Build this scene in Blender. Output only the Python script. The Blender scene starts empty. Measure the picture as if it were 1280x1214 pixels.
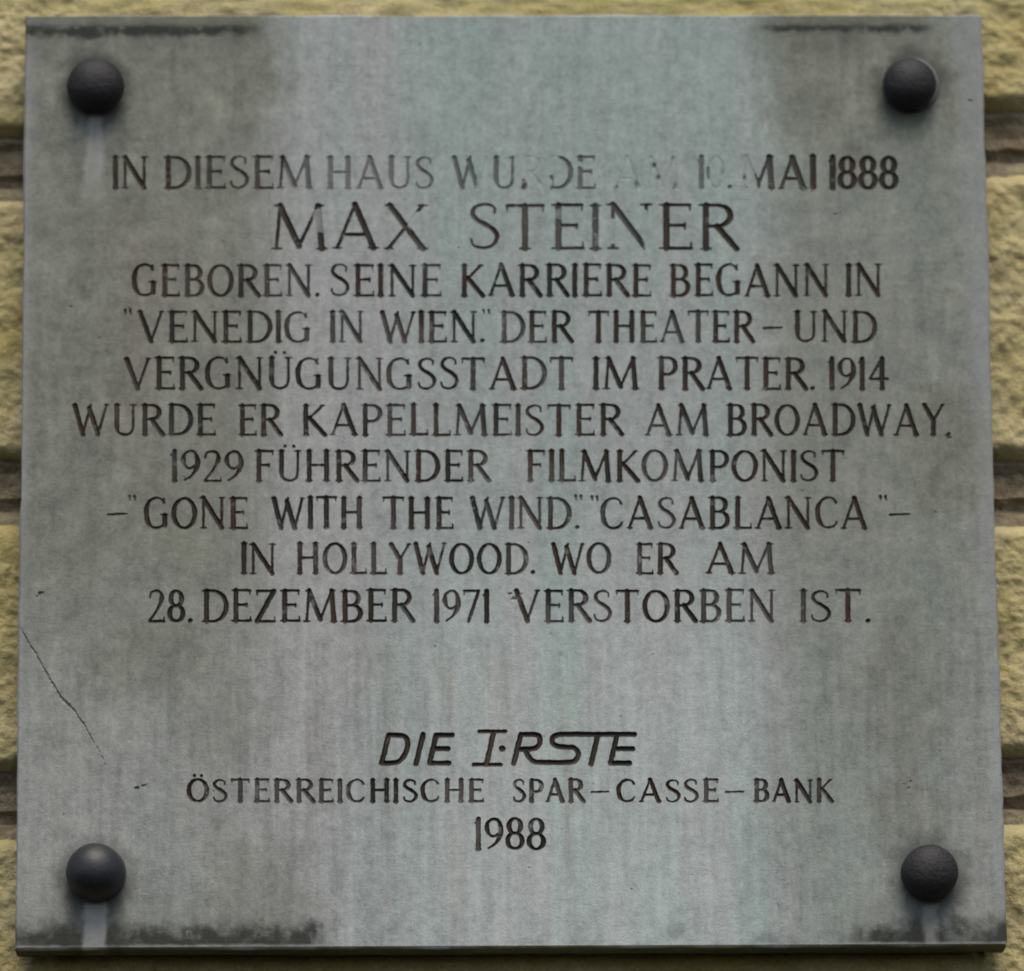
import bpy, math, random
import numpy as np
from mathutils import Matrix, Vector

rnd = random.Random(7)
sc = bpy.context.scene
COL = sc.collection

# ------------------------------------------------------------------ camera
F_PX, IMG_W, IMG_H = 8000.0, 1280.0, 1214.0
CAM = np.array([-0.0877904, -3.86762651, -0.97896278])
ROT = np.array([[0.99974139, 0.002316, -0.02262291],
                [-0.02137849, -0.24346767, -0.96967337],
                [-0.00775371, 0.96990625, -0.24335519]])
cam_d = bpy.data.cameras.new('camera')
cam = bpy.data.objects.new('camera', cam_d); COL.objects.link(cam)
M = Matrix(ROT.tolist()).to_4x4(); M.translation = Vector(CAM.tolist())
cam.matrix_world = M
cam_d.sensor_fit = 'HORIZONTAL'; cam_d.sensor_width = 36.0
cam_d.lens = F_PX / IMG_W * 36.0
cam_d.clip_start = 0.05; cam_d.clip_end = 200
sc.camera = cam
cam_d.dof.use_dof = True; cam_d.dof.focus_distance = 3.93; cam_d.dof.aperture_fstop = 3.5

# ------------------------------------------------------------------ sky and sun (overcast)
SUN_EL, SUN_AZ = math.radians(64), math.radians(8)      # azimuth: from straight in front, towards the right
world = bpy.data.worlds.new('World'); sc.world = world; world.use_nodes = True
wn = world.node_tree; bg = wn.nodes['Background']
sky = wn.nodes.new('ShaderNodeTexSky'); sky.sky_type = 'NISHITA'; sky.sun_disc = False
sky.sun_elevation = SUN_EL; sky.sun_rotation = math.pi - SUN_AZ
sky.air_density = 1.0; sky.dust_density = 3.0
wn.links.new(sky.outputs[0], bg.inputs[0]); bg.inputs[1].default_value = 0.09
sun_d = bpy.data.lights.new('sun', 'SUN'); sun_d.energy = 1.4; sun_d.angle = math.radians(40)
sun_d.color = (1.0, 0.93, 0.82)
sun = bpy.data.objects.new('sun', sun_d); COL.objects.link(sun)
sdir = Vector((math.sin(SUN_AZ) * math.cos(SUN_EL), -math.cos(SUN_AZ) * math.cos(SUN_EL), math.sin(SUN_EL)))
sun.rotation_euler = sdir.to_track_quat('Z', 'Y').to_euler(); sun.location = (0, -2, 3)
sc.view_settings.view_transform = 'Standard'; sc.view_settings.look = 'None'
sc.view_settings.gamma = 1; sc.view_settings.use_curve_mapping = False
sc.view_settings.exposure = 1.13
sc.cycles.filter_width = 1.8


def uv(x, y):
    """photo pixel -> point on the plaque's face (plane y = 0), as (right, up) in metres"""
    d = ROT @ np.array([(x - 640) / F_PX, -(y - 607) / F_PX, -1.0])
    t = -CAM[1] / d[1]
    p = CAM + t * d
    return p[0], p[2]


# ------------------------------------------------------------------ helpers
def tag(o, label=None, cat=None, group=None, kind=None):
    for k, v in (('label', label), ('category', cat), ('group', group), ('kind', kind)):
        if v: o[k] = v
    return o


def empty(name, loc):
    o = bpy.data.objects.new(name, None); COL.objects.link(o); o.location = loc
    o.empty_display_size = .05
    return o


def build(name, verts, polys, mat, parent=None, smooth=False, attr=None):
    """verts (n,3) array, polys list of index lists or (n,k) array"""
    me = bpy.data.meshes.new(name)
    verts = np.asarray(verts, np.float32)
    me.vertices.add(len(verts)); me.vertices.foreach_set('co', verts.ravel())
    if isinstance(polys, np.ndarray):
        tot = np.full(len(polys), polys.shape[1], np.int32); flat = polys.ravel()
    else:
        tot = np.array([len(p) for p in polys], np.int32)
        flat = np.concatenate([np.asarray(p, np.int32) for p in polys]) if len(polys) else np.zeros(0, np.int32)
    start = np.concatenate([[0], np.cumsum(tot)[:-1]]).astype(np.int32)
    me.loops.add(len(flat)); me.loops.foreach_set('vertex_index', flat.astype(np.int32))
    me.polygons.add(len(tot)); me.polygons.foreach_set('loop_start', start)
    me.polygons.foreach_set('loop_total', tot)
    me.update(calc_edges=True); me.validate()
    me.polygons.foreach_set('use_smooth', np.full(len(me.polygons), smooth))
    if attr is not None:
        a = me.attributes.new('paint', 'FLOAT', 'POINT'); a.data.foreach_set('value', np.asarray(attr, np.float32))
    me.materials.append(mat)
    o = bpy.data.objects.new(name, me); COL.objects.link(o)
    if parent is not None: o.parent = parent
    return o


def vnoise(x, y, seed=0):
    """smooth value noise in [-1,1], vectorised"""
    xi = np.floor(x).astype(np.int64); yi = np.floor(y).astype(np.int64)
    fx = x - xi; fy = y - yi
    fx = fx * fx * (3 - 2 * fx); fy = fy * fy * (3 - 2 * fy)
    def h(a, b):
        n = (a * 374761393 + b * 668265263 + seed * 974634777) & 0xffffffff
        n = ((n ^ (n >> 13)) * 1274126177) & 0xffffffff
        n = n ^ (n >> 16)
        return (n & 0xffff) / 32767.5 - 1
    return (h(xi, yi) * (1 - fx) + h(xi + 1, yi) * fx) * (1 - fy) + (h(xi, yi + 1) * (1 - fx) + h(xi + 1, yi + 1) * fx) * fy


def fbm(x, y, oct=4, seed=0):
    s = 0; a = 1; t = 0
    for k in range(oct):
        s = s + a * vnoise(x * 2 ** k + 17.3 * k, y * 2 ** k - 9.1 * k, seed + k); t += a; a *= .55
    return s / t


# ------------------------------------------------------------------ shader expressions
class G:
    """a tiny expression language over shader sockets"""
    def __init__(s, mat): s.nt = mat.node_tree
    def node(s, t): return s.nt.nodes.new(t)
    def link(s, a, b):
        if isinstance(a, E): a = a.s
        if isinstance(a, (int, float)): b.default_value = a
        else: s.nt.links.new(a, b)
    def math(s, op, a, b=0.0, c=None, clamp=False):
        n = s.node('ShaderNodeMath'); n.operation = op; n.use_clamp = clamp
        s.link(a, n.inputs[0]); s.link(b, n.inputs[1])
        if c is not None: s.link(c, n.inputs[2])
        return E(s, n.outputs[0])
    def step(s, v, lo, hi):
        n = s.node('ShaderNodeMapRange'); n.interpolation_type = 'SMOOTHSTEP'; n.clamp = True
        s.link(v, n.inputs['Value'])
        if lo < hi:
            n.inputs['From Min'].default_value = lo; n.inputs['From Max'].default_value = hi
            n.inputs['To Min'].default_value = 0; n.inputs['To Max'].default_value = 1
        else:
            n.inputs['From Min'].default_value = hi; n.inputs['From Max'].default_value = lo
            n.inputs['To Min'].default_value = 1; n.inputs['To Max'].default_value = 0
        return E(s, n.outputs['Result'])
    def xyz(s):
        tc = s.node('ShaderNodeTexCoord'); sp = s.node('ShaderNodeSeparateXYZ')
        s.nt.links.new(tc.outputs['Object'], sp.inputs[0])
        return [E(s, sp.outputs[i]) for i in range(3)]
    def vec(s, x, y, z=0.0):
        n = s.node('ShaderNodeCombineXYZ')
        s.link(x, n.inputs[0]); s.link(y, n.inputs[1]); s.link(z, n.inputs[2])
        return n.outputs[0]
    def noise(s, v, scale, detail=4, rough=.55, w=0.0):
        n = s.node('ShaderNodeTexNoise'); n.noise_dimensions = '4D'
        s.nt.links.new(v, n.inputs['Vector']); n.inputs['W'].default_value = w
        n.inputs['Scale'].default_value = scale; n.inputs['Detail'].default_value = detail
        n.inputs['Roughness'].default_value = rough
        return E(s, n.outputs['Fac'])
    def mix(s, f, a, b):
        n = s.node('ShaderNodeMix'); n.data_type = 'RGBA'; n.clamp_factor = True
        s.link(f, n.inputs[0])
        for q, i in ((a, 6), (b, 7)):
            if isinstance(q, tuple): n.inputs[i].default_value = (*q, 1)
            else: s.nt.links.new(q, n.inputs[i])
        return n.outputs[2]
    def scale(s, colr, f):
        n = s.node('ShaderNodeVectorMath'); n.operation = 'SCALE'
        s.nt.links.new(colr, n.inputs[0]); s.link(f, n.inputs['Scale'])
        return n.outputs[0]
    def attr(s, name):
        n = s.node('ShaderNodeAttribute'); n.attribute_name = name
        return E(s, n.outputs['Fac'])
    def bump(s, h, dist, strength=1.0):
        n = s.node('ShaderNodeBump'); s.link(h, n.inputs['Height'])
        n.inputs['Distance'].default_value = dist; n.inputs['Strength'].default_value = strength
        return n.outputs[0]


class E:
    def __init__(s, g, k): s.g = g; s.s = k
    def __add__(s, o): return s.g.math('ADD', s, o)
    __radd__ = __add__
    def __mul__(s, o): return s.g.math('MULTIPLY', s, o)
    __rmul__ = __mul__
    def __sub__(s, o): return s.g.math('SUBTRACT', s, o)
    def __rsub__(s, o): return s.g.math('SUBTRACT', o, s)
    def max(s, o): return s.g.math('MAXIMUM', s, o)
    def min(s, o): return s.g.math('MINIMUM', s, o)
    def abs(s): return s.g.math('ABSOLUTE', s, 0.0)
    def clamp(s): return s.g.math('ADD', s, 0.0, clamp=True)


def material(name, rough=.8):
    m = bpy.data.materials.new(name); m.use_nodes = True
    b = m.node_tree.nodes['Principled BSDF']; b.inputs['Roughness'].default_value = rough
    return m, b, G(m)


# photo coordinates (px) of the plaque as a plain linear frame on its face
U0, V0 = uv(640, 607)
UX = (uv(1100, 607)[0] - uv(180, 607)[0]) / 920.0
VY = (uv(640, 1060)[1] - uv(640, 150)[1]) / 910.0


def lime(x, z):
    """socket expressions of the photo-like pixel frame"""
    X = (x - U0) * (1 / UX) + 640.0
    Y = (z - V0) * (1 / VY) + 607.0
    return X, Y


BOT = (uv(640, 1184)[1] - V0) / VY + 607.0     # lower edge of the face in the linear frame
STUDS = [(119, 107), (1138, 104), (119, 1092), (1162, 1093)]


def fx(px, py):
    """linear-frame pixel of a true photo pixel"""
    u, v = uv(px, py)
    return (u - U0) / UX + 640, (v - V0) / VY + 607


def stone_colour(g):
    x, y, z = g.xyz()
    X, Y = lime(x, z)
    P = g.vec(x, y, z)
    big = g.noise(P, 9, 4, .6, 1.3)
    med = g.noise(P, 40, 5, .62, 4.1)
    fine = g.noise(P, 330, 3, .7, 7.7)
    grit = g.noise(P, 900, 2, .6, 2.7)
    drip = g.noise(g.vec(x * 130, y * 10, z * 9.0), 1.0, 5, .62, 3.1)        # long vertical runs
    dripw = g.noise(g.vec(x * 28, y * 10, z * 2.4), 1.0, 4, .6, 9.4)
    wob = (big - .5) * 130 + (drip - .5) * 60
    # rain-washed pale middle, grimy flanks
    left = g.step(X + wob * .55 + g.step(Y, 250., 760.) * 8, 395., 285.)
    leftlow = g.step(Y, 980., 640.) * .62 + .38
    right = g.step(X + wob * .7, 905., 1010.)
    rightlow = g.step(Y, 1180., 560.) * .45 + .5
    grime = (left * leftlow * .95).max(right * rightlow * .82)
    grime = (grime + (med - .5) * .55 + (dripw - .5) * .3 + (big - .5) * .5).clamp()
    washed = g.mix((dripw - .5) * 3.0 + .5 + g.step(Y, 500., 100.) * .5 - g.step(X, 560., 400.) * .5, (.272, .276, .264), (.236, .284, .264))
    dirty = g.mix((med - .5) * 3 + .5, (.118, .122, .094), (.178, .184, .148))
    blot = g.noise(P, 22, 5, .68, 51.)
    for (ax, ay, rx, ry, st) in ((170., 60., 190., 120., .5), (1080., 70., 150., 120., .22), (290., 900., 75., 60., .22), (335., 1110., 75., 80., .4),
                                 (190., 820., 90., 60., .3), (1190., 560., 60., 90., .25), (1130., 870., 60., 120., .22), (90., 330., 90., 170., .25), (1130., 1010., 60., 60., .3)):
        ex = (X - ax) * (1 / rx); ey = (Y - ay) * (1 / ry)
        rr = g.math('SQRT', ex * ex + ey * ey) + (blot - .5) * 2.6
        grime = grime + g.step(rr, 1.15, .55) * st
    grime = grime.clamp()
    col = g.mix(grime * .92 + .02, washed, dirty)
    rs = g.step(g.noise(g.vec(x * 70, y * 10, z * 4.0), 1.0, 4, .6, 61.), .54, .68) * g.step(Y, 770., 860.) * g.step(X, 950., 700.)
    col = g.mix(rs * .3, col, (.19, .165, .135))
    # pinkish iron bloom on the left
    bx = g.step(((X - 225.).abs()) + wob * 1.1, 130., 20.) * g.step(((Y - 430.).abs()) + wob, 240., 60.) * g.step(dripw, .42, .62)
    col = g.mix(bx * .27, col, (.24, .15, .135))
    # olive algae patches
    alg = g.step(g.noise(P, 13, 5, .7, 11.), .57, .7) * g.step(X, 480., 200.).max(g.step(X, 880., 1100.))
    col = g.mix(alg * .35, col, (.16, .165, .105))
    mott = g.noise(P, 125, 3, .55, 23.)
    dash = g.noise(g.vec(x * 300, y * 10, z * 62), 1.0, 2, .5, 5.5)
    val = (med - .5) * .55 + (mott - .5) * .75 + (dash - .5) * .26 + (fine - .5) * .75 + (grit - .5) * .6 + (drip - .5) * (g.step(Y, 740., 840.) * .4 + .42) + g.step(Y, 560., 900.) * g.step(X, 420., 620.) * g.step(X, 1000., 860.) * .22 + 1.0
    col = g.scale(col, val)
    # pale worn rim along both sides
    edge = g.step(X - (Y - 18.) * .026 + (med - .5) * 20, 1196., 1222.).max(g.step(X + Y * .0105 + (med - .5) * 20, 50., 30.))
    col = g.mix(edge * .3, col, (.285, .287, .30))
    # black algae along the top edge
    tz = g.noise(g.vec(x * 60, 0.0, z * 6), 1.0, 5, .7, 21.)
    reach = g.step(X + wob * .3, 335., 290.).max(g.step(X + wob * .15, 935., 985.) * g.step(X, 1195., 1160.))
    thin = g.step(X, 400., 600.)
    haze = g.step(Y + (drip - .5) * 60, 85., 22.) * reach
    col = g.mix(haze * .38, col, (.07, .072, .06))
    tw = g.noise(P, 100, 4, .65, 27.)
    t2 = g.noise(P, 34, 3, .6, 29.)
    top = g.step(Y - (tw - .5) * 26 - (t2 - .5) * 26 + thin * 5, 40., 29.) * g.step(Y - (tw - .5) * 14, 17., 25.)
    col = g.mix(top * reach * (g.step(tw + (t2 - .5) * .6, .30, .52) * .75 + .25) * .95, col, (.018, .023, .016))
    # dirt settled along the bottom edge
    bz = g.noise(g.vec(x * 75, 0.0, z * 8), 1.0, 5, .7, 31.)
    blk = g.step(X + (bz - .5) * 60, 425., 375.).max(g.step(X + (bz - .5) * 90, 1010., 1085.) * g.step(X, 1255., 1236.))
    lowh = g.step(Y + (dripw - .5) * 90, 1085., 1165.) * blk
    col = g.mix(lowh * .33, col, (.11, .11, .085))
    low = g.step(Y + (tw - .5) * 44 + (t2 - .5) * 50, BOT - 40., BOT - 12.) * g.step(Y + (tw - .5) * 8, BOT - 1.5, BOT - 6.)
    some = (blk * (g.step(t2 + (tw - .5) * .5, .28, .58) * .55 + .5) + g.step(t2, .50, .64) * .35).clamp()
    col = g.mix(low * some * .93, col, (.022, .023, .018))
    # dark collars round the studs and clean runs below them
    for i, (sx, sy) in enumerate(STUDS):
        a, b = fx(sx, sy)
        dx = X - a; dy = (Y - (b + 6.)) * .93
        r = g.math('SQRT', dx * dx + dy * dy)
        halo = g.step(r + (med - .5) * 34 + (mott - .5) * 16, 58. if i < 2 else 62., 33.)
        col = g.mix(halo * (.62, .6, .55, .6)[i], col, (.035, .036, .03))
        w0, ln, st = ((5., 130., .8), (10., 60., .0), (14., 130., .9), (8., 130., .55))[i]
        grow = (Y - b) * (.07 if i == 0 else 0.0)
        run = g.step((dx + (tw - .5) * 16 + (t2 - .5) * 10).abs() - grow, w0 + 5, w0 - 5) * g.step(Y, b + 28., b + 42.) * g.step(Y + (bz - .5) * 70, b + ln + (40. if i == 0 else 300.), b + ln * .6 + (0. if i == 0 else 200.))
        if st: col = g.mix(run * (mott * .8 + .55) * (drip * .6 + .7) * st, col, (.31, .30, .272))
        if i == 1:
            gr = g.step(dx.abs() + (med - .5) * 30, 30., 8.) * g.step(Y, b + 30., b + 44.) * g.step(Y, b + 95., b + 50.)
            col = g.mix(gr * .3, col, (.17, .19, .10))
    # dirt either side of the clean run at the lower left
    a, b = fx(*STUDS[2])
    dd = (X - a + (tw - .5) * 26).abs()
    side = g.step(dd, 12., 19.) * g.step(dd, 42., 26.) * g.step(Y, b, b + 25.)
    col = g.mix(side * .5, col, (.05, .05, .036))
    # shade under the slab, painted into the colour of its soffit
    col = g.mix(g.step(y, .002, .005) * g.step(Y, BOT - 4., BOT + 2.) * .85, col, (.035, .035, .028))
    # soft dark smudges and pinholes
    sm = g.step(g.noise(P, 75, 3, .6, 17.), .66, .74)
    col = g.mix(sm * .35, col, (.07, .07, .058))
    pit = g.step(g.noise(P, 210, 2, .5, 15.), .70, .77)
    col = g.mix(pit * .5, col, (.06, .06, .05))
    lite = g.step(g.noise(P, 240, 2, .5, 19.), .69, .76)
    col = g.mix(lite * .3, col, (.42, .42, .41))
    hgt = fine * .6 + med * 1.2 + grit * .5 - pit * .7
    return col, hgt, (fine, med)


# ------------------------------------------------------------------ materials
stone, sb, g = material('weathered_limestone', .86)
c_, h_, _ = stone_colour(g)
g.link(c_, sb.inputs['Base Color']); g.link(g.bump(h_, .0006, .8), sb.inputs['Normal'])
sb.inputs['Specular IOR Level'].default_value = .25

paint, pb, g = material('letter_paint', .7)
c_, h_, (fi, me_) = stone_colour(g)
x, y, z = g.xyz()
hue = g.noise(g.vec(x, y, z), 22, 3, .6, 41.)
ink = g.mix((hue - .5) * 4 + .5, (.038, .022, .015), (.016, .018, .014))
ink = g.scale(ink, (me_ - .5) * 1.6 + (fi - .5) * 1.4 + 1.0)
g.link(g.mix(g.attr('paint'), c_, ink), pb.inputs['Base Color'])
pb.inputs['Specular IOR Level'].default_value = .2
paint_mat = paint

iron, ib, g = material('stud_iron', .42)
x, y, z = g.xyz()
P = g.vec(x, y, z)
n1 = g.noise(P, 60, 5, .65, 1.); n2 = g.noise(P, 420, 3, .6, 2.)
rust = g.step(g.noise(P, 95, 4, .7, 12.), .56, .68)
ic = g.mix(n1 * 1.6 - .3, (.007, .007, .0075), (.022, .021, .021))
ic = g.mix(rust * .5, ic, (.032, .020, .012)); ic = g.mix(g.step(n2, .62, .74) * .35, ic, (.06, .058, .052))
g.link(ic, ib.inputs['Base Color'])
g.link(n1 * .35 + .45, ib.inputs['Roughness'])
g.link(g.bump(n1 * 1.2 + n2 * .5, .0012, 1.0), ib.inputs['Normal'])
ib.inputs['Specular IOR Level'].default_value = .27

gloss, gb, g = material('stud_iron_polished', .3)
x, y, z = g.xyz(); P = g.vec(x, y, z)
n1 = g.noise(P, 60, 5, .65, 5.)
g.link(g.mix(n1 * 1.4 - .2, (.006, .006, .007), (.016, .018, .022)), gb.inputs['Base Color'])
g.link(n1 * .3 + .38, gb.inputs['Roughness'])
g.link(g.bump(n1 + g.noise(P, 420, 3, .6, 2.) * .3, .0006, .8), gb.inputs['Normal'])
gb.inputs['Specular IOR Level'].default_value = .42

washer_m, wb, g = material('washer_metal', .45)
x, y, z = g.xyz(); n1 = g.noise(g.vec(x, y, z), 90, 4, .6, 3.)
g.link(g.mix(n1 * 2 - .5, (.03, .028, .024), (.10, .095, .085)), wb.inputs['Base Color'])
wb.inputs['Metallic'].default_value = .3
bright_m, bb, g = material('washer_bright_metal', .35)
x, y, z = g.xyz(); n1 = g.noise(g.vec(x, y, z), 90, 4, .6, 3.)
g.link(g.mix(n1 * 4 - 1.5, (.06, .058, .052), (.34, .34, .33)), bb.inputs['Base Color'])
bb.inputs['Metallic'].default_value = .5

wallm, wlb, g = material('yellow_rendered_stone', .92)
x, y, z = g.xyz(); P = g.vec(x, y, z)
a1 = g.noise(P, 14, 4, .6, 1.); a2 = g.noise(P, 90, 5, .7, 2.); a3 = g.noise(P, 380, 3, .7, 3.)
cw = g.mix((a1 - .5) * 3.2 + .5, (.335, .28, .112), (.40, .345, .195))
cw = g.mix(g.step(a2, .56, .72) * .55, cw, (.17, .115, .035))
cw = g.mix(g.step(g.noise(P, 26, 4, .6, 6.), .55, .68) * .4, cw, (.25, .25, .085))
cw = g.mix(g.step(g.noise(P, 34, 4, .6, 8.), .58, .70) * .4, cw, (.36, .24, .17))
cw = g.mix(g.step(a3, .66, .76) * .6, cw, (.05, .038, .02))
cw = g.scale(cw, (a3 - .5) * .8 + (a2 - .5) * .6 + 1.0)
g.link(cw, wlb.inputs['Base Color'])
g.link(g.bump(a2 * .7 + a3 * .3, .004, 1.0), wlb.inputs['Normal'])
wlb.inputs['Specular IOR Level'].default_value = .15

jointm, jb, g = material('joint_moulding', .9)
x, y, z = g.xyz()
j1 = g.noise(g.vec(x * 20, y * 20, z * 260), 1.0, 4, .6, 1.)
j2 = g.noise(g.vec(x, y, z), 55, 5, .7, 2.)
cj = g.mix((j1 - .5) * 3 + .5, (.165, .122, .075), (.24, .21, .125))
cj = g.scale(cj, (g.noise(g.vec(x, y, z), 160, 4, .7, 9.) - .5) * 2.0 + 1.0)
cj = g.mix(g.step(j2, .52, .66) * .5, cj, (.12, .06, .03))
cj = g.mix(g.step(g.noise(g.vec(x * 30, y, z * 180), 1., 3, .6, 5.), .58, .68) * .5, cj, (.15, .15, .135))
g.link(cj, jb.inputs['Base Color']); g.link(g.bump(j2 + g.noise(g.vec(x, y, z), 200, 4, .7, 9.) * .6, .006, 1.), jb.inputs['Normal'])

# ------------------------------------------------------------------ wall of rusticated courses behind
TH = 0.028          # plaque thickness
WALL_Y = TH + .004
HALF = 0.95


def wall_point(px, py):
    """photo pixel -> (x, z) on the wall's face"""
    d = ROT @ np.array([(px - 640) / F_PX, -(py - 607) / F_PX, -1.0])
    t = (WALL_Y - CAM[1]) / d[1]
    p = CAM + t * d
    return p[0], p[2]


joint_rows = []      # centre height, half height, of the joints, with their slight slope
for (ly, ry, hh) in ((206, 174, .021), (611, 612, .021), (1003, 985, .021)):
    lx, lz = wall_point(8, ly); rx, rz = wall_point(1264, ry)
    joint_rows.append(((lz + rz) / 2, (rz - lz) / (rx - lx), hh))
pitch = (joint_rows[0][0] - joint_rows[2][0]) / 2
slope = sum(j[1] for j in joint_rows) / 3
for k in (1, 2):
    joint_rows.insert(0, (joint_rows[0][0] + pitch, slope, .021))
for k in (1, 2):
    joint_rows.append((joint_rows[-1][0] - pitch, slope, .021))


def axis(fine, lo, hi, lim):
    a = np.arange(lo, hi + 1e-9, fine)
    far = np.arange(.006, lim - hi, .006)
    return np.concatenate([(lo - far)[::-1], a, hi + far])


wall = empty('ashlar_wall', (0, WALL_Y, 0))
tag(wall, 'rough yellow ochre stone wall with moulded horizontal joints behind the grey plaque', 'wall')
xs = np.concatenate([np.arange(-HALF, -.34, .006), np.arange(-.34, -.27, .0016), np.arange(-.27, .27, .006),
                     np.arange(.27, .36, .0016), np.arange(.36, HALF, .006)])
edges = [HALF] + [j[0] for j in joint_rows] + [-HALF]
for k in range(len(edges) - 1):
    ztop, zbot = edges[k], edges[k + 1]
    stop = joint_rows[k - 1] if k > 0 else (HALF, 0, 0)
    sbot = joint_rows[k] if k < len(joint_rows) else (-HALF, 0, 0)
    n = 120
    t = np.linspace(0, 1, n)
    X_, T_ = np.meshgrid(xs, t)
    zt = stop[0] - stop[2] + stop[1] * X_; zb = sbot[0] + sbot[2] + sbot[1] * X_
    Z_ = zt + (zb - zt) * T_
    d = np.minimum(np.abs(zt - Z_), np.abs(Z_ - zb))
    rough = fbm(X_ * 60, Z_ * 60, 4, 3) * .0034 + fbm(X_ * 260, Z_ * 260, 3, 9) * .0014
    arris = np.clip(1 - d / .010, 0, 1) ** 2 * .010
    Y_ = rough + arris + .002
    Y_ = np.maximum(Y_, -.0005)
    # closing edge that runs back into the joint
    Yb = np.full_like(xs, .034)
    V = np.stack([X_, Y_, Z_], -1)
    V = np.concatenate([np.stack([xs, Yb, V[0, :, 2] + .0015], -1)[None], V,
                        np.stack([xs, Yb, V[-1, :, 2] - .0015], -1)[None]])
    nr, nc = V.shape[:2]
    idx = np.arange(nr * nc).reshape(nr, nc)
    q = np.stack([idx[:-1, :-1], idx[1:, :-1], idx[1:, 1:], idx[:-1, 1:]], -1).reshape(-1, 4)
    build('stone_course', V.reshape(-1, 3), q, wallm, wall, smooth=True)
for (zc, sl, hh) in joint_rows:
    prof = [(1.15, .013), (.85, .0115), (.62, .0155), (.2, .016), (-.10, .015), (-.28, .0195), (-.48, .020), (-.62, .0145), (-.85, .0125), (-1.15, .012)]
    xj = np.arange(-HALF, HALF, .003)
    rows = []
    for (a, yy) in prof:
        zz = zc + a * hh + sl * xj + vnoise(xj * 90, np.full_like(xj, a * 7), 5) * .0012
        rows.append(np.stack([xj, yy + vnoise(xj * 120, np.full_like(xj, a * 9 + 3), 8) * .0013, zz], -1))
    V = np.array(rows); nr, nc = V.shape[:2]
    idx = np.arange(nr * nc).reshape(nr, nc)
    q = np.stack([idx[:-1, :-1], idx[1:, :-1], idx[1:, 1:], idx[:-1, 1:]], -1).reshape(-1, 4)
    build('joint_moulding', V.reshape(-1, 3), q, jointm, wall)

# ------------------------------------------------------------------ the plaque: lettering as a V-cut field
W, H = 0.6075, 0.59977
CH = 0.0012                       # arris
NU, NV = 2000, 1980
iu0, iv0 = -W / 2 + CH, -H / 2 + CH
CU, CV = (W - 2 * CH) / NU, (H - 2 * CH) / NV
field = np.full((NV + 1, NU + 1), .004, np.float32)     # signed distance, metres, negative inside a cut
owner = np.full((NV + 1, NU + 1), -1, np.int16)
MMPX = UX


def carve(strokes, oid):
    """strokes: (u0,v0,r0,u1,v1,r1) tapered strokes in metres"""
    for (x0, y0, r0, x1, y1, r1) in strokes:
        pad = max(r0, r1) + .0012
        a0 = max(0, int((min(x0, x1) - pad - iu0) / CU)); a1 = min(NU, int((max(x0, x1) + pad - iu0) / CU) + 1)
        b0 = max(0, int((min(y0, y1) - pad - iv0) / CV)); b1 = min(NV, int((max(y0, y1) + pad - iv0) / CV) + 1)
        if a1 <= a0 or b1 <= b0: continue
        X_, Y_ = np.meshgrid(iu0 + np.arange(a0, a1 + 1) * CU, iv0 + np.arange(b0, b1 + 1) * CV)
        dx, dy = x1 - x0, y1 - y0; L2 = dx * dx + dy * dy + 1e-14
        t = np.clip(((X_ - x0) * dx + (Y_ - y0) * dy) / L2, 0, 1)
        dd = np.hypot(X_ - x0 - t * dx, Y_ - y0 - t * dy) - (r0 + (r1 - r0) * t)
        w = field[b0:b1 + 1, a0:a1 + 1]; o = owner[b0:b1 + 1, a0:a1 + 1]
        m = dd < w
        w[m] = dd[m]; o[m] = oid


T, N_ = .175, .10                 # heavy and fine stroke of the roman capitals, in cap heights


def cr(pts, n=7):
    """Catmull-Rom through (x, y, w) points"""
    p = np.array(pts, float); p = np.vstack([2 * p[0] - p[1], p, 2 * p[-1] - p[-2]])
    out = []
    for i in range(1, len(p) - 2):
        for k in range(n):
            t = k / n
            out.append(.5 * (2 * p[i] + (p[i + 1] - p[i - 1]) * t + (2 * p[i - 1] - 5 * p[i] + 4 * p[i + 1] - p[i + 2]) * t * t
                             + (3 * p[i] - p[i - 1] - 3 * p[i + 1] + p[i + 2]) * t ** 3))
    out.append(p[-2])
    return [tuple(q) for q in out]


def ln(x0, y0, x1, y1, w, w1=None): return [(x0, y0, w), (x1, y1, w1 or w)]
def sf(x, y, r=.085): return [(x - r, y, .055), (x, y, .075), (x + r, y, .055)]
def tick(x, y, dy): return [(x, y, .07), (x, y + dy, .045)]


def ell(cx, cy, rx, ry, a0, a1, heavy=T, fine=N_, n=18):
    o = []
    for k in range(n + 1):
        a = math.radians(a0 + (a1 - a0) * k / n)
        o.append((cx + rx * math.cos(a), cy + ry * math.sin(a), fine + (heavy - fine) * abs(math.cos(a)) ** 1.3))
    return o


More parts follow.
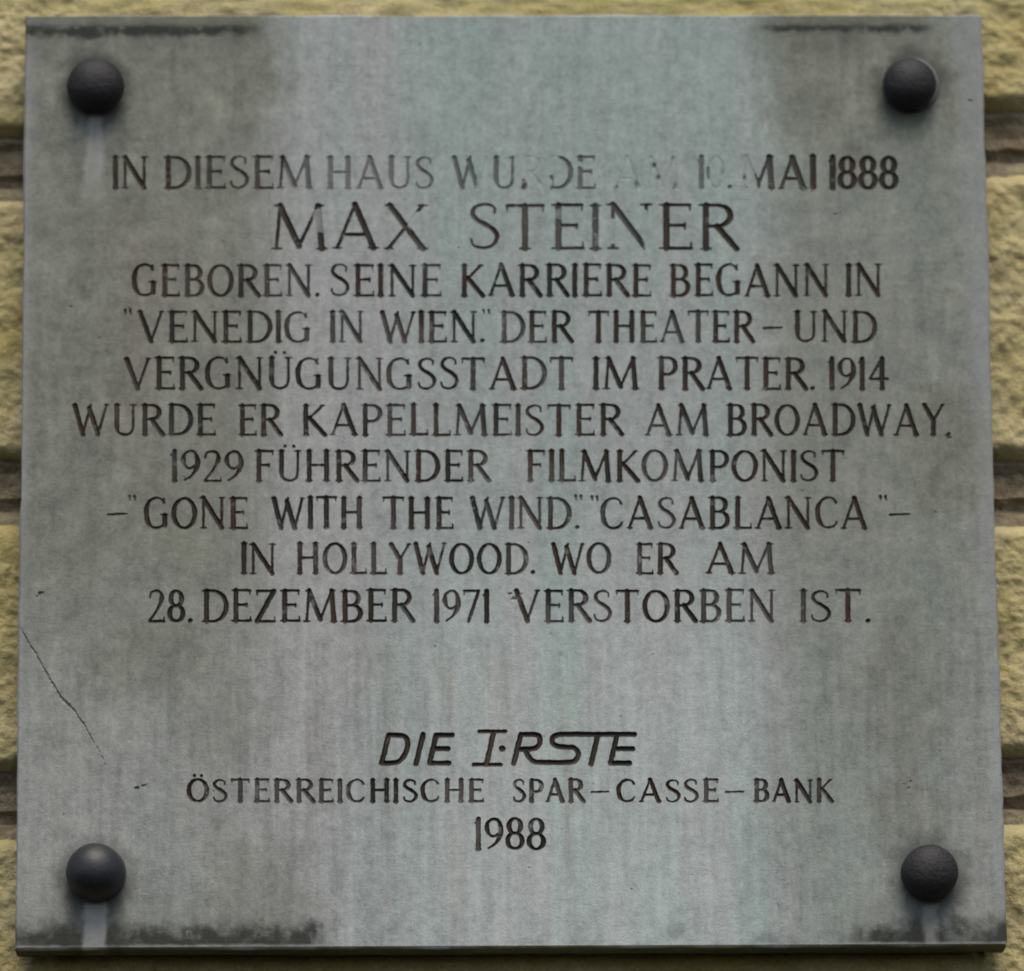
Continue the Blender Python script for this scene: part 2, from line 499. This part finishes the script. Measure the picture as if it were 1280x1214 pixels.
S_PTS = [(.42, .80, .07), (.41, .93, .075), (.26, 1.0, .085), (.10, .92, .11), (.07, .76, .135), (.16, .62, .14), (.30, .52, .145),
         (.43, .38, .14), (.46, .22, .13), (.38, .06, .10), (.23, 0, .085), (.08, .06, .08), (.04, .2, .07)]
FONT = {
    'I': (.16, [ln(.08, 0, .08, 1, T), sf(.08, 0), sf(.08, 1)]),
    'N': (.74, [ln(.1, 0, .1, 1, N_), ln(.1, 1, .64, 0, T), ln(.64, 0, .64, 1, N_), sf(.1, 0), sf(.07, 1, .07), sf(.64, 1)]),
    'D': (.70, [ln(.12, 0, .12, 1, T), sf(.1, 0, .09), sf(.1, 1, .09), ln(.12, 1, .28, 1, N_), ell(.28, .5, .38, .5, 90, -90), ln(.28, 0, .12, 0, N_)]),
    'E': (.54, [ln(.12, 0, .12, 1, T), sf(.1, 0, .09), sf(.1, 1, .09), ln(.12, 1, .5, 1, N_), ln(.12, .53, .42, .53, N_), ln(.12, 0, .52, 0, N_),
                tick(.5, 1, -.13), tick(.42, .46, .14), tick(.52, 0, .14)]),
    'F': (.52, [ln(.12, 0, .12, 1, T), sf(.12, 0), sf(.1, 1, .09), ln(.12, 1, .5, 1, N_), ln(.12, .53, .40, .53, N_), tick(.5, 1, -.13), tick(.4, .46, .14)]),
    'S': (.50, [cr(S_PTS)]),
    'M': (.92, [ln(.09, 0, .15, 1, N_), ln(.15, 1, .46, .06, T), ln(.46, .06, .77, 1, N_), ln(.77, 1, .83, 0, T), sf(.09, 0), sf(.83, 0), sf(.12, 1, .06), sf(.8, 1, .06)]),
    'H': (.72, [ln(.12, 0, .12, 1, T), ln(.6, 0, .6, 1, T), ln(.12, .52, .6, .52, N_), sf(.12, 0), sf(.12, 1), sf(.6, 0), sf(.6, 1)]),
    'A': (.74, [ln(.36, 1, .07, 0, N_), ln(.36, 1, .66, 0, T), ln(.16, .31, .56, .31, N_), sf(.07, 0, .07), sf(.66, 0, .08)]),
    'U': (.68, [cr([(.12, 1, T), (.12, .6, T), (.12, .3, T), (.17, .08, .11), (.35, 0, N_), (.52, .09, N_), (.57, .3, N_), (.57, .6, N_), (.57, 1, N_)]), sf(.12, 1), sf(.57, 1)]),
    'W': (1.0, [ln(.06, 1, .28, 0, T), ln(.28, 0, .5, 1, N_), ln(.46, .9, .7, 0, T), ln(.7, 0, .94, 1, N_), sf(.06, 1, .07), sf(.94, 1, .06)]),
    'R': (.64, [ln(.12, 0, .12, 1, T), sf(.12, 0), sf(.1, 1, .09), ln(.12, 1, .3, 1, N_), ell(.3, .76, .22, .24, 90, -90), ln(.3, .52, .12, .52, N_), ln(.3, .52, .62, 0, T)]),
    'B': (.60, [ln(.12, 0, .12, 1, T), sf(.1, 0, .09), sf(.1, 1, .09), ln(.12, 1, .3, 1, N_), ell(.3, .77, .18, .23, 90, -90), ln(.3, .54, .12, .54, N_),
                ell(.3, .27, .24, .27, 90, -90), ln(.3, 0, .12, 0, N_)]),
    'P': (.56, [ln(.12, 0, .12, 1, T), sf(.12, 0), sf(.1, 1, .09), ln(.12, 1, .3, 1, N_), ell(.3, .73, .22, .27, 90, -90), ln(.3, .46, .12, .46, N_)]),
    'K': (.66, [ln(.12, 0, .12, 1, T), sf(.12, 0), sf(.12, 1), ln(.57, 1, .14, .48, N_), ln(.22, .58, .63, 0, T), sf(.57, 1, .06), sf(.63, 0, .06)]),
    'G': (.72, [cr([(.58, .84, N_), (.5, .96, .075), (.34, 1, N_), (.16, .9, .11), (.07, .68, T), (.06, .45, T), (.1, .2, T), (.22, .04, .1), (.37, 0, N_), (.52, .05, N_), (.6, .12, .09)]),
                ln(.6, .08, .6, .42, T), sf(.58, .44, .1), tick(.58, .98, -.17)]),
    'C': (.64, [cr([(.58, .82, N_), (.5, .95, .075), (.35, 1, N_), (.17, .9, .11), (.07, .68, T), (.06, .45, T), (.11, .2, T), (.23, .04, .1), (.37, 0, N_), (.52, .06, N_), (.6, .2, .07)])]),
    'O': (.74, [ell(.37, .5, .31, .5, 0, 360, n=36)]),
    'V': (.70, [ln(.06, 1, .36, 0, T), ln(.36, 0, .64, 1, N_), sf(.06, 1, .07), sf(.64, 1, .06)]),
    'X': (.70, [ln(.08, 1, .62, 0, T), ln(.06, 0, .62, 1, N_), sf(.08, 1, .07), sf(.62, 0, .08), sf(.06, 0, .06), sf(.62, 1, .07)]),
    'T': (.64, [ln(.32, 0, .32, 1, T), sf(.32, 0), ln(.03, 1, .61, 1, N_), tick(.03, 1, -.13), tick(.61, 1, -.13)]),
    'L': (.50, [ln(.12, 0, .12, 1, T), sf(.12, 1), sf(.1, 0, .09), ln(.12, 0, .49, 0, N_), tick(.49, 0, .15)]),
    'Y': (.66, [ln(.06, 1, .33, .47, T), ln(.6, 1, .33, .47, N_), ln(.33, .5, .33, 0, T), sf(.33, 0), sf(.06, 1, .06), sf(.6, 1, .06)]),
    'Z': (.58, [ln(.06, 1, .52, 1, N_), ln(.52, 1, .06, 0, T), ln(.06, 0, .54, 0, N_), tick(.06, 1, -.13), tick(.54, 0, .14)]),
    '1': (.20, [ln(.12, 0, .12, 1, T), ln(.12, 1, .02, .86, .07), sf(.12, 0, .075)]),
    '2': (.52, [cr([(.06, .78, .08), (.1, .93, .09), (.25, 1, N_), (.4, .92, .12), (.43, .74, T), (.36, .52, .12), (.2, .24, .09), (.05, .02, N_)]), ln(.05, 0, .5, 0, .1), tick(.5, 0, .14)]),
    '4': (.56, [ln(.4, 0, .4, 1, T), ln(.38, 1, .04, .32, N_), ln(.04, .32, .56, .32, N_), sf(.4, 0, .075)]),
    '6': (.52, [cr([(.42, .98, .07), (.22, .82, .1), (.08, .55, T), (.06, .3, T), (.13, .06, .11), (.27, 0, N_), (.42, .1, .11), (.46, .3, T), (.4, .5, .11), (.26, .58, N_), (.1, .46, .08)])]),
    '7': (.50, [ln(.03, 1, .47, 1, .1), ln(.47, 1, .17, 0, .12), tick(.03, 1, -.15)]),
    '8': (.52, [ell(.26, .75, .17, .25, 0, 360, n=26), ell(.26, .26, .21, .26, 0, 360, n=28)]),
    '9': (.52, [cr([(.10, .02, .07), (.3, .18, .1), (.44, .45, T), (.46, .7, T), (.39, .94, .11), (.25, 1, N_), (.1, .9, .11), (.06, .7, T), (.12, .5, .11), (.26, .42, N_), (.42, .54, .08)])]),
    '0': (.58, [ell(.29, .5, .23, .5, 0, 360, n=32)]),
    '.': (.14, [[(.06, .02, .15), (.08, .03, .15)]]),
    ',': (.14, [[(.07, .03, .14), (.03, -.12, .05)]]),
    '"': (.26, [[(.05, 1.06, .11), (.07, .93, .05)], [(.2, 1.06, .11), (.22, .93, .05)]]),
    '-': (.60, [ln(.04, .44, .56, .46, .09, .075)]),
}
for ch, base, cxm in (('Ü', 'U', .34), ('Ö', 'O', .37)):
    w_, s_ = FONT[base]
    FONT[ch] = (w_, s_ + [[(cxm - .12, 1.17, .12), (cxm - .115, 1.17, .12)], [(cxm + .12, 1.17, .12), (cxm + .125, 1.17, .12)]])


def word(text, x0, x1, yt, yb, oid, fat=1.0, gap=.10, jitter=.012):
    """set one word between photo columns x0 and x1, cap top yt, base yb"""
    cap = yb - yt
    pen = 0; places = []
    for c in text:
        w, st = FONT[c]; places.append((c, pen)); pen += w + gap
    tot = pen - gap
    kx = (x1 - x0) / tot
    out = []
    for c, p in places:
        jx, jy, js = rnd.uniform(-1, 1) * jitter, rnd.uniform(-1, 1) * jitter, 1 + rnd.uniform(-1, 1) * jitter
        for st in FONT[c][1]:
            q = []
            for (a, b, w) in st:
                u, v = uv(x0 + (p + a + jx) * kx, yb - (b * js + jy) * cap)
                q.append((u, v, w * fat * cap * MMPX * .5))
            for k in range(len(q) - 1): out.append((*q[k], *q[k + 1]))
    carve(out, oid)


def pxline(pts, wpx, oid, soft=False):
    q = []
    if soft: pts = [t[:2] for t in cr([(p[0], p[1], 0) for p in pts], 6)]
    for i, p in enumerate(pts):
        u, v = uv(p[0], p[1]); w = p[2] if len(p) > 2 else wpx
        q.append((u, v, w * MMPX * .5))
    carve([(*q[k], *q[k + 1]) for k in range(len(q) - 1)], oid)


LINES = [
    ('inscription_line', 196.5, 235, [('IN', 141, 185), ('DIESEM', 205, 391), ('HAUS', 408, 542), ('WURDE', 565, 744), ('AM', 768, 850), ('10.', 872, 915), ('MAI', 925, 1020), ('1888', 1036, 1122)]),
    ('inscription_line', 256.5, 310.5, [('MAX', 338, 534), ('STEINER', 586, 922)]),
    ('inscription_line', 331.5, 369.5, [('GEBOREN.', 165, 400), ('SEINE', 413, 551), ('KARRIERE', 575, 814), ('BEGANN', 837, 1036), ('IN', 1057, 1102)]),
    ('inscription_line', 390, 427, [('"', 154, 165), ('VENEDIG', 172, 389), ('IN', 412, 454), ('WIEN.', 475, 606), ('"', 602, 613), ('DER', 625, 716), ('THEATER', 735, 942), ('-', 953, 979), ('UND', 991, 1096)]),
    ('inscription_line', 448, 486, [('VERGNÜGUNGSSTADT', 156, 717), ('IM', 741, 799), ('PRATER.', 822, 1019), ('1914', 1035, 1109)]),
    ('inscription_line', 506.5, 543.5, [('WURDE', 91, 269), ('ER', 298, 352), ('KAPELLMEISTER', 377, 778), ('AM', 806, 886), ('BROADWAY', 908, 1181), (',', 1183, 1189)]),
    ('inscription_line', 564, 601, [('1929', 213, 304), ('FÜHRENDER', 318, 612), ('FILMKOMPONIST', 658, 1055)]),
    ('inscription_line', 622.5, 660, [('-', 133, 160), ('"', 160, 171), ('GONE', 180, 309), ('WITH', 340, 454), ('THE', 478, 566), ('WIND.', 588, 724), ('"', 717, 728), ('"', 738, 749), ('CASABLANCA', 751, 1085), ('"', 1098, 1109), ('-', 1111, 1139)]),
    ('inscription_line', 680, 716.5, [('IN', 301, 345), ('HOLLYWOOD.', 370, 669), ('WO', 689, 764), ('ER', 795, 846), ('AM', 882, 969)]),
    ('inscription_line', 738.5, 776.5, [('28.', 185, 240), ('DEZEMBER', 253, 517), ('1971', 541, 612), ('VERSTORBEN', 643, 969), ('IST.', 1000, 1088)]),
    ('inscription_line', 975, 1002, [('ÖSTERREICHISCHE', 234, 605), ('SPAR', 641, 730), ('-', 738, 762), ('CASSE', 771, 898), ('-', 905, 931), ('BANK', 942, 1041)]),
    ('inscription_line', 1023.5, 1061, [('1988', 593, 682)]),
]
for oid, (nm, yt, yb, words) in enumerate(LINES):
    for (tx, x0, x1) in words:
        big = oid == 1
        word(tx, x0, x1, yt, yb, oid, fat=.88 if big else (1.28 if oid == 10 else (1.22 if tx in ('MAI', '1888') else 1.0)),
             gap=.10 if oid != 10 else .14)
EMB = len(LINES)
w6 = 7.0
# DIE, sloping sans
pxline([(477, 954), (486, 919), (496, 919)], w6, EMB); pxline([(496, 919), (504, 920), (509, 925), (509, 935), (505, 945), (498, 952), (488, 954)], w6, EMB, True); pxline([(488, 954), (477, 954)], w6, EMB)
pxline([(520, 955), (529, 918)], w6, EMB)
pxline([(565, 919), (545, 919), (537, 954), (561, 954)], w6, EMB); pxline([(541, 936), (560, 936)], w6, EMB)
# the big I with its point
pxline([(599, 914.5), (632, 914.5)], 5.4, EMB); pxline([(592, 956), (626, 956)], 5.4, EMB)
pxline([(617, 915), (608, 956)], 7, EMB); pxline([(627.4, 936), (628, 936)], 8.4, EMB)
# R S T E tied together by the long bars
pxline([(642, 955), (651, 918), (664, 918)], w6, EMB); pxline([(664, 918), (672, 919), (675, 924), (673, 932), (666, 936), (648, 937)], w6, EMB, True)
pxline([(656, 937), (661, 946), (666, 951), (674, 953), (712, 953), (720, 949.5), (723, 942), (718, 935), (708, 934), (698, 933), (691, 929), (691, 922), (698, 918.5), (706, 918)], w6, EMB, True); pxline([(704, 918), (793, 918)], w6, EMB)
pxline([(739, 955), (747, 920)], w6, EMB)
pxline([(787, 954), (763, 954), (771, 920)], w6, EMB); pxline([(767, 936), (791, 936)], w6, EMB)
CRK = EMB + 1
pts = [(24, 782, 1.0), (31, 795, 2.0), (38, 808, 1.8), (44, 816, 2.4), (51, 829, 2.0), (60, 846, 2.6), (67, 857, 2.2), (76, 872, 2.8), (84, 880, 3.2),
       (92, 887, 2.2), (99, 898, 2.4), (106, 908, 1.8), (113, 921, 1.6), (119, 930, 1.0), (126, 942, .7), (132, 957, .5)]
pxline([(a, b, w * 1.5 + .8) for a, b, w in pts], 2, CRK)
CHP = NPIT = CRK + 1
for (a, b, s) in ((638, 742, 5), (644, 748, 6), (650, 744, 4), (52, 742, 5), (46, 745, 3), (1131, 980, 3.2), (1139, 977, 3.2), (1136, 985, 2.6), (1185, 545, 4.2),
                  (1187, 547, 3.4), (171, 985, 4), (180, 982, 3), (196, 980, 2.4), (525, 54, 3), (1213, 125, 3.2), (1044, 268, 3), (1050, 266, 2.6), (162, 385, 3), (94, 384, 2.6),
                  (88, 384, 2.2), (1170, 640, 2.6), (213, 1042, 2.4), (980, 1100, 1.8), (790, 1112, 1.8), (300, 130, 1.8)):
    pxline([(a - s * .3, b), (a + s * .3, b + rnd.uniform(-1, 1))], s, NPIT); NPIT += 1

# worn outlines
JJ, II = np.meshgrid(iu0 + np.arange(NU + 1) * CU, iv0 + np.arange(NV + 1) * CV)
near = field < .003
wear = np.zeros_like(field)
wear[near] = vnoise(JJ[near] * 900, II[near] * 900, 4) * .00016 + vnoise(JJ[near] * 330, II[near] * 330, 6) * .00012
wear[owner >= CHP] *= 4; wear[owner == CRK] *= 2.2
field = field + wear.astype(np.float32)

# where the letters have lost their paint (photo px: x0 x1 y0 y1 strength soft)
LOST = [(642, 686, 186, 226, 1.0), (657, 690, 186, 240, 1.0), (684, 699, 186, 222, 1.), (716, 752, 203, 211, .9), (758, 862, 186, 245, .9), (884, 922, 186, 245, .92), (918, 944, 186, 245, .85),
        (593, 612, 190, 240, .88), (392, 548, 186, 245, .38), (511, 540, 263, 287, .96), (758, 775, 275, 306, .97), (797, 822, 264, 292, .97), (804, 824, 290, 318, .97),
        (865, 885, 186, 245, .35), (355, 392, 186, 245, .3), (388, 408, 262, 292, .6), (690, 722, 262, 276, .5), (740, 752, 290, 306, .4), (560, 760, 186, 245, .3), (800, 830, 560, 605, .1)]
PX = (JJ - U0) / UX + 640; PY = (II - V0) / VY + 607
lost = np.zeros_like(field)
sel = (field < .0006) & (owner >= 0)
px_, py_ = PX[sel], PY[sel]
jig = fbm(px_ / 9, py_ / 9, 3, 12) * 5
acc = np.zeros_like(px_)
for (a, b, c, d, s) in LOST:
    (a, c), (b, d) = fx(a, c), fx(b, d)
    m = np.clip((px_ + jig - a) / 3 + .5, 0, 1) * np.clip((b - px_ - jig) / 3 + .5, 0, 1) * np.clip((py_ + jig - c) / 3 + .5, 0, 1) * np.clip((d - py_ - jig) / 3 + .5, 0, 1)
    acc = np.maximum(acc, m * s)
for (a, b, rr) in ((778, 198, 4.5), (770, 233, 3), (793, 231, 5), (803, 229, 3.5), (822, 222, 4), (838, 199, 3.5), (842, 233, 4), (817, 207, 3), (912, 233, 4), (898, 214, 6), (936, 232, 4), (930, 222, 3), (653, 232, 4.5)):
    a, b = fx(a, b)
    k = np.clip(1.4 - np.hypot(px_ - a, py_ - b) / rr + jig * .1, 0, 1)
    acc = acc * (1 - .75 * k)
scuff = np.clip((fbm(px_ / 10, py_ / 10, 4, 35) - .36) * 2.0, 0, .24) + np.clip(fbm(px_ / 70, py_ / 70, 2, 77) * .5, 0, .13)
scuff[owner[sel] == EMB] *= .3
acc = np.clip(np.maximum(acc, scuff), 0, 1)
lost[sel] = acc
lost[(owner == CRK)] = .87
lost[(owner >= CHP)] = .76

depth = np.minimum(np.clip(-field, 0, 1) * 1.05, .0013)
ismark = owner >= CRK
depth = np.where(ismark, np.clip(-field, 0, 1) * .9, depth * (1 - .86 * lost))

U_ = iu0 + np.arange(NU + 1) * CU; V_ = iv0 + np.arange(NV + 1) * CV
neg = field < 0
c4 = neg[:-1, :-1].astype(np.int8) + neg[:-1, 1:] + neg[1:, 1:] + neg[1:, :-1]
full_out = c4 == 0; full_in = c4 == 4
own_c = np.where(neg[:-1, :-1], owner[:-1, :-1], np.where(neg[:-1, 1:], owner[:-1, 1:], np.where(neg[1:, 1:], owner[1:, 1:], owner[1:, :-1])))

face_v, face_p = [], []                # uncut stone face
def quad_face(u0, u1, v0, v1):
    b = len(face_v)
    face_v.extend(((u0, 0, v0), (u1, 0, v0), (u1, 0, v1), (u0, 0, v1))); face_p.append((b, b + 1, b + 2, b + 3))


r = 0
while r < NV:
    row = full_out[r]
    if row.all():
        e = r
        while e < NV and full_out[e].all(): e += 1
        for k in range(25):
            quad_face(U_[NU * k // 25], U_[NU * (k + 1) // 25], V_[r], V_[e])
        r = e; continue
    dd = np.diff(np.concatenate([[0], row.astype(np.int8), [0]]))
    for s, e in zip(np.where(dd == 1)[0], np.where(dd == -1)[0]):
        quad_face(U_[s], U_[e], V_[r], V_[r + 1])
    r += 1

NID = NPIT
gv = [[] for _ in range(NID)]; gp = [[] for _ in range(NID)]; ga = [[] for _ in range(NID)]
# cells wholly inside a cut
for oid in range(NID):
    ii, jj = np.where(full_in & (own_c == oid))
    if not len(ii): continue
    corner = np.stack([ii * (NU + 1) + jj, ii * (NU + 1) + jj + 1, (ii + 1) * (NU + 1) + jj + 1, (ii + 1) * (NU + 1) + jj], 1)
    uq, inv = np.unique(corner.ravel(), return_inverse=True)
    a, b = uq // (NU + 1), uq % (NU + 1)
    gv[oid] = [tuple(t) for t in np.stack([U_[b], depth[a, b], V_[a]], 1)]
    ga[oid] = list(1 - lost[a, b])
    gp[oid] = [tuple(t) for t in inv.reshape(-1, 4)]
# cells the outline crosses
ii, jj = np.where((c4 > 0) & (c4 < 4))
for i, j in zip(ii.tolist(), jj.tolist()):
    oid = int(own_c[i, j])
    cs = ((i, j), (i, j + 1), (i + 1, j + 1), (i + 1, j))
    inn, out = [], []
    pat = []
    for k in range(4):
        p, q = cs[k], cs[(k + 1) % 4]
        fp, fq = float(field[p]), float(field[q])
        P0 = (U_[p[1]], V_[p[0]])
        if fp < 0: inn.append((P0[0], depth[p], P0[1], 1 - lost[p]))
        else: out.append((P0[0], 0., P0[1]))
        pat.append(fp < 0)
        if (fp < 0) != (fq < 0):
            t = fp / (fp - fq)
            X0, Z0 = U_[p[1]] + (U_[q[1]] - U_[p[1]]) * t, V_[p[0]] + (V_[q[0]] - V_[p[0]]) * t
            inn.append((X0, 0., Z0, 1 - (lost[p] if fp < 0 else lost[q]))); out.append((X0, 0., Z0))
    b = len(gv[oid])
    gv[oid].extend(t[:3] for t in inn); ga[oid].extend(t[3] for t in inn); gp[oid].append(tuple(range(b, b + len(inn))))
    if pat in ([True, False, True, False], [False, True, False, True]):
        for k in range(len(out)):
            if out[k] in [(U_[c[1]], 0., V_[c[0]]) for c in cs]:
                b = len(face_v); face_v.extend((out[k - 1], out[k], out[(k + 1) % len(out)])); face_p.append((b, b + 1, b + 2))
    else:
        b = len(face_v); face_v.extend(out); face_p.append(tuple(range(b, b + len(out))))

# arris, sides and back of the slab: rings round the rectangle
def ring(inset, y, wob, seed):
    n = 150
    s = np.linspace(0, 1, n, endpoint=False)
    hw, hh = W / 2 - inset, H / 2 - inset
    px = np.concatenate([-hw + 2 * hw * s, np.full(n, hw), hw - 2 * hw * s, np.full(n, -hw)])
    pz = np.concatenate([np.full(n, -hh), -hh + 2 * hh * s, np.full(n, hh), hh - 2 * hh * s])
    k = np.arange(4 * n)
    dz = vnoise(k * .45, k * 0 + 3., seed) * .6 + vnoise(k * .11, k * 0 + 7., seed + 1)
    dz = np.where(k % n == 0, 0, dz) * wob
    ox = np.concatenate([np.zeros(n), np.ones(n), np.zeros(n), -np.ones(n)]); oz = np.concatenate([-np.ones(n), np.zeros(n), np.ones(n), np.zeros(n)])
    return np.stack([px + ox * dz, np.full(4 * n, y), pz + oz * dz], 1)


rings = [ring(CH, 0, 0, 1), ring(.0003, .0009, .00045, 2), ring(0, .0024, .0006, 2), ring(0.0002, TH - .002, .0004, 5), ring(.002, TH, .0002, 6)]
base = len(face_v)
n4 = len(rings[0])
for k, rg in enumerate(rings):
    face_v.extend(tuple(t) for t in rg)
for k in range(len(rings) - 1):
    a = base + k * n4; b = a + n4
    for t in range(n4):
        u = (t + 1) % n4
        face_p.append((a + t, b + t, b + u, a + u))
face_p.append(tuple(base + 4 * n4 + t for t in range(n4)))

plaque = empty('memorial_plaque', (0, 0, 0))
tag(plaque, 'square grey weathered stone plaque with engraved German inscription fixed to the yellow wall', 'plaque')
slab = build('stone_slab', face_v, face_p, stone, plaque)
extra = {0: 'worn top line with letters that have lost their paint', 1: 'larger line of the name in taller capitals', 10: 'line of small capitals below the slanted wordmark', 11: 'single centred year at the bottom'}
for oid in range(NID):
    nm = LINES[oid][0] if oid < len(LINES) else {EMB: 'bank_wordmark', CRK: 'hairline_crack'}.get(oid, 'surface_pit')
    if not gp[oid]: continue
    o = build(nm, gv[oid], gp[oid], paint_mat, plaque, attr=ga[oid])
    if oid in extra: o['label'] = extra[oid]
    if oid == EMB: o['label'] = 'bold slanted sans wordmark with a big dotted capital'

# ------------------------------------------------------------------ the four studs
def lathe(profile, n=64, wob=0.0, seed=0):
    v, p = [], []
    for (rr, dd) in profile:
        for k in range(n):
            a = 2 * math.pi * k / n
            q = rr * (1 + wob * float(vnoise(np.array([math.cos(a) * 1.6 + dd * 90]), np.array([math.sin(a) * 1.6 + 5.]), seed)[0]))
            v.append((q * math.cos(a), -dd, q * math.sin(a)))
    m = len(profile)
    for j in range(m - 1):
        for k in range(n):
            l = (k + 1) % n
            p.append((j * n + k, j * n + l, (j + 1) * n + l, (j + 1) * n + k))
    p.append(tuple(range(n))[::-1]); p.append(tuple((m - 1) * n + k for k in range(n)))
    return v, p


def stud(px, py, rad_px, rise, label, capm, washm, wr, woff=(0, 0), seed=0):
    R = rad_px * MMPX
    # the bulge stands proud of the face: place its foot where the line of sight through its middle says
    d = ROT @ np.array([(px - 640) / F_PX, -(py - 607) / F_PX, -1.0])
    mid = -(rise * .35)
    t = (mid - CAM[1]) / d[1]; p = CAM + t * d
    root = empty('mounting_stud', (p[0], 0, p[2]))
    tag(root, label, 'stud', 'iron studs holding the plaque')
    ww = wr * MMPX
    v, q = lathe([(ww, .0004), (ww, .0022), (ww - .0007, .003), (R * .5, .003)], seed=seed)
    wsh = build('washer', [(a + woff[0] * MMPX, b, c + woff[1] * MMPX) for a, b, c in v], q, washm, root, smooth=False)
    prof = [(R * .80, .0028), (R * .93, .0042)]
    for k in range(15):
        a = math.radians(-8 + 97 * k / 14)
        prof.append((R * math.cos(a), .0062 + (rise - .0062) * math.sin(max(a, -.1))))
    v, q = lathe(prof, wob=.022, seed=seed)
    build('dome_cap', v, q, capm, root, smooth=True)
    return root


stud(119.5, 107, 36, .020, 'dull dark stud at upper left with a thin pale drip line below it', iron, washer_m, 33, (-2, 2), 1)
stud(1137, 105.5, 34, .019, 'dark stud at upper right with a bright crescent of washer along its rim', iron, bright_m, 35.5, (2.4, 2.8), 2)
stud(119, 1090, 36, .024, 'glossy ball-like dark stud at lower left above a wide white run', gloss, washer_m, 35.5, (2, 1), 3)
stud(1162, 1091, 35, .019, 'flat matt black stud at lower right near the plaque corner', iron, washer_m, 33, (0, 0), 4)
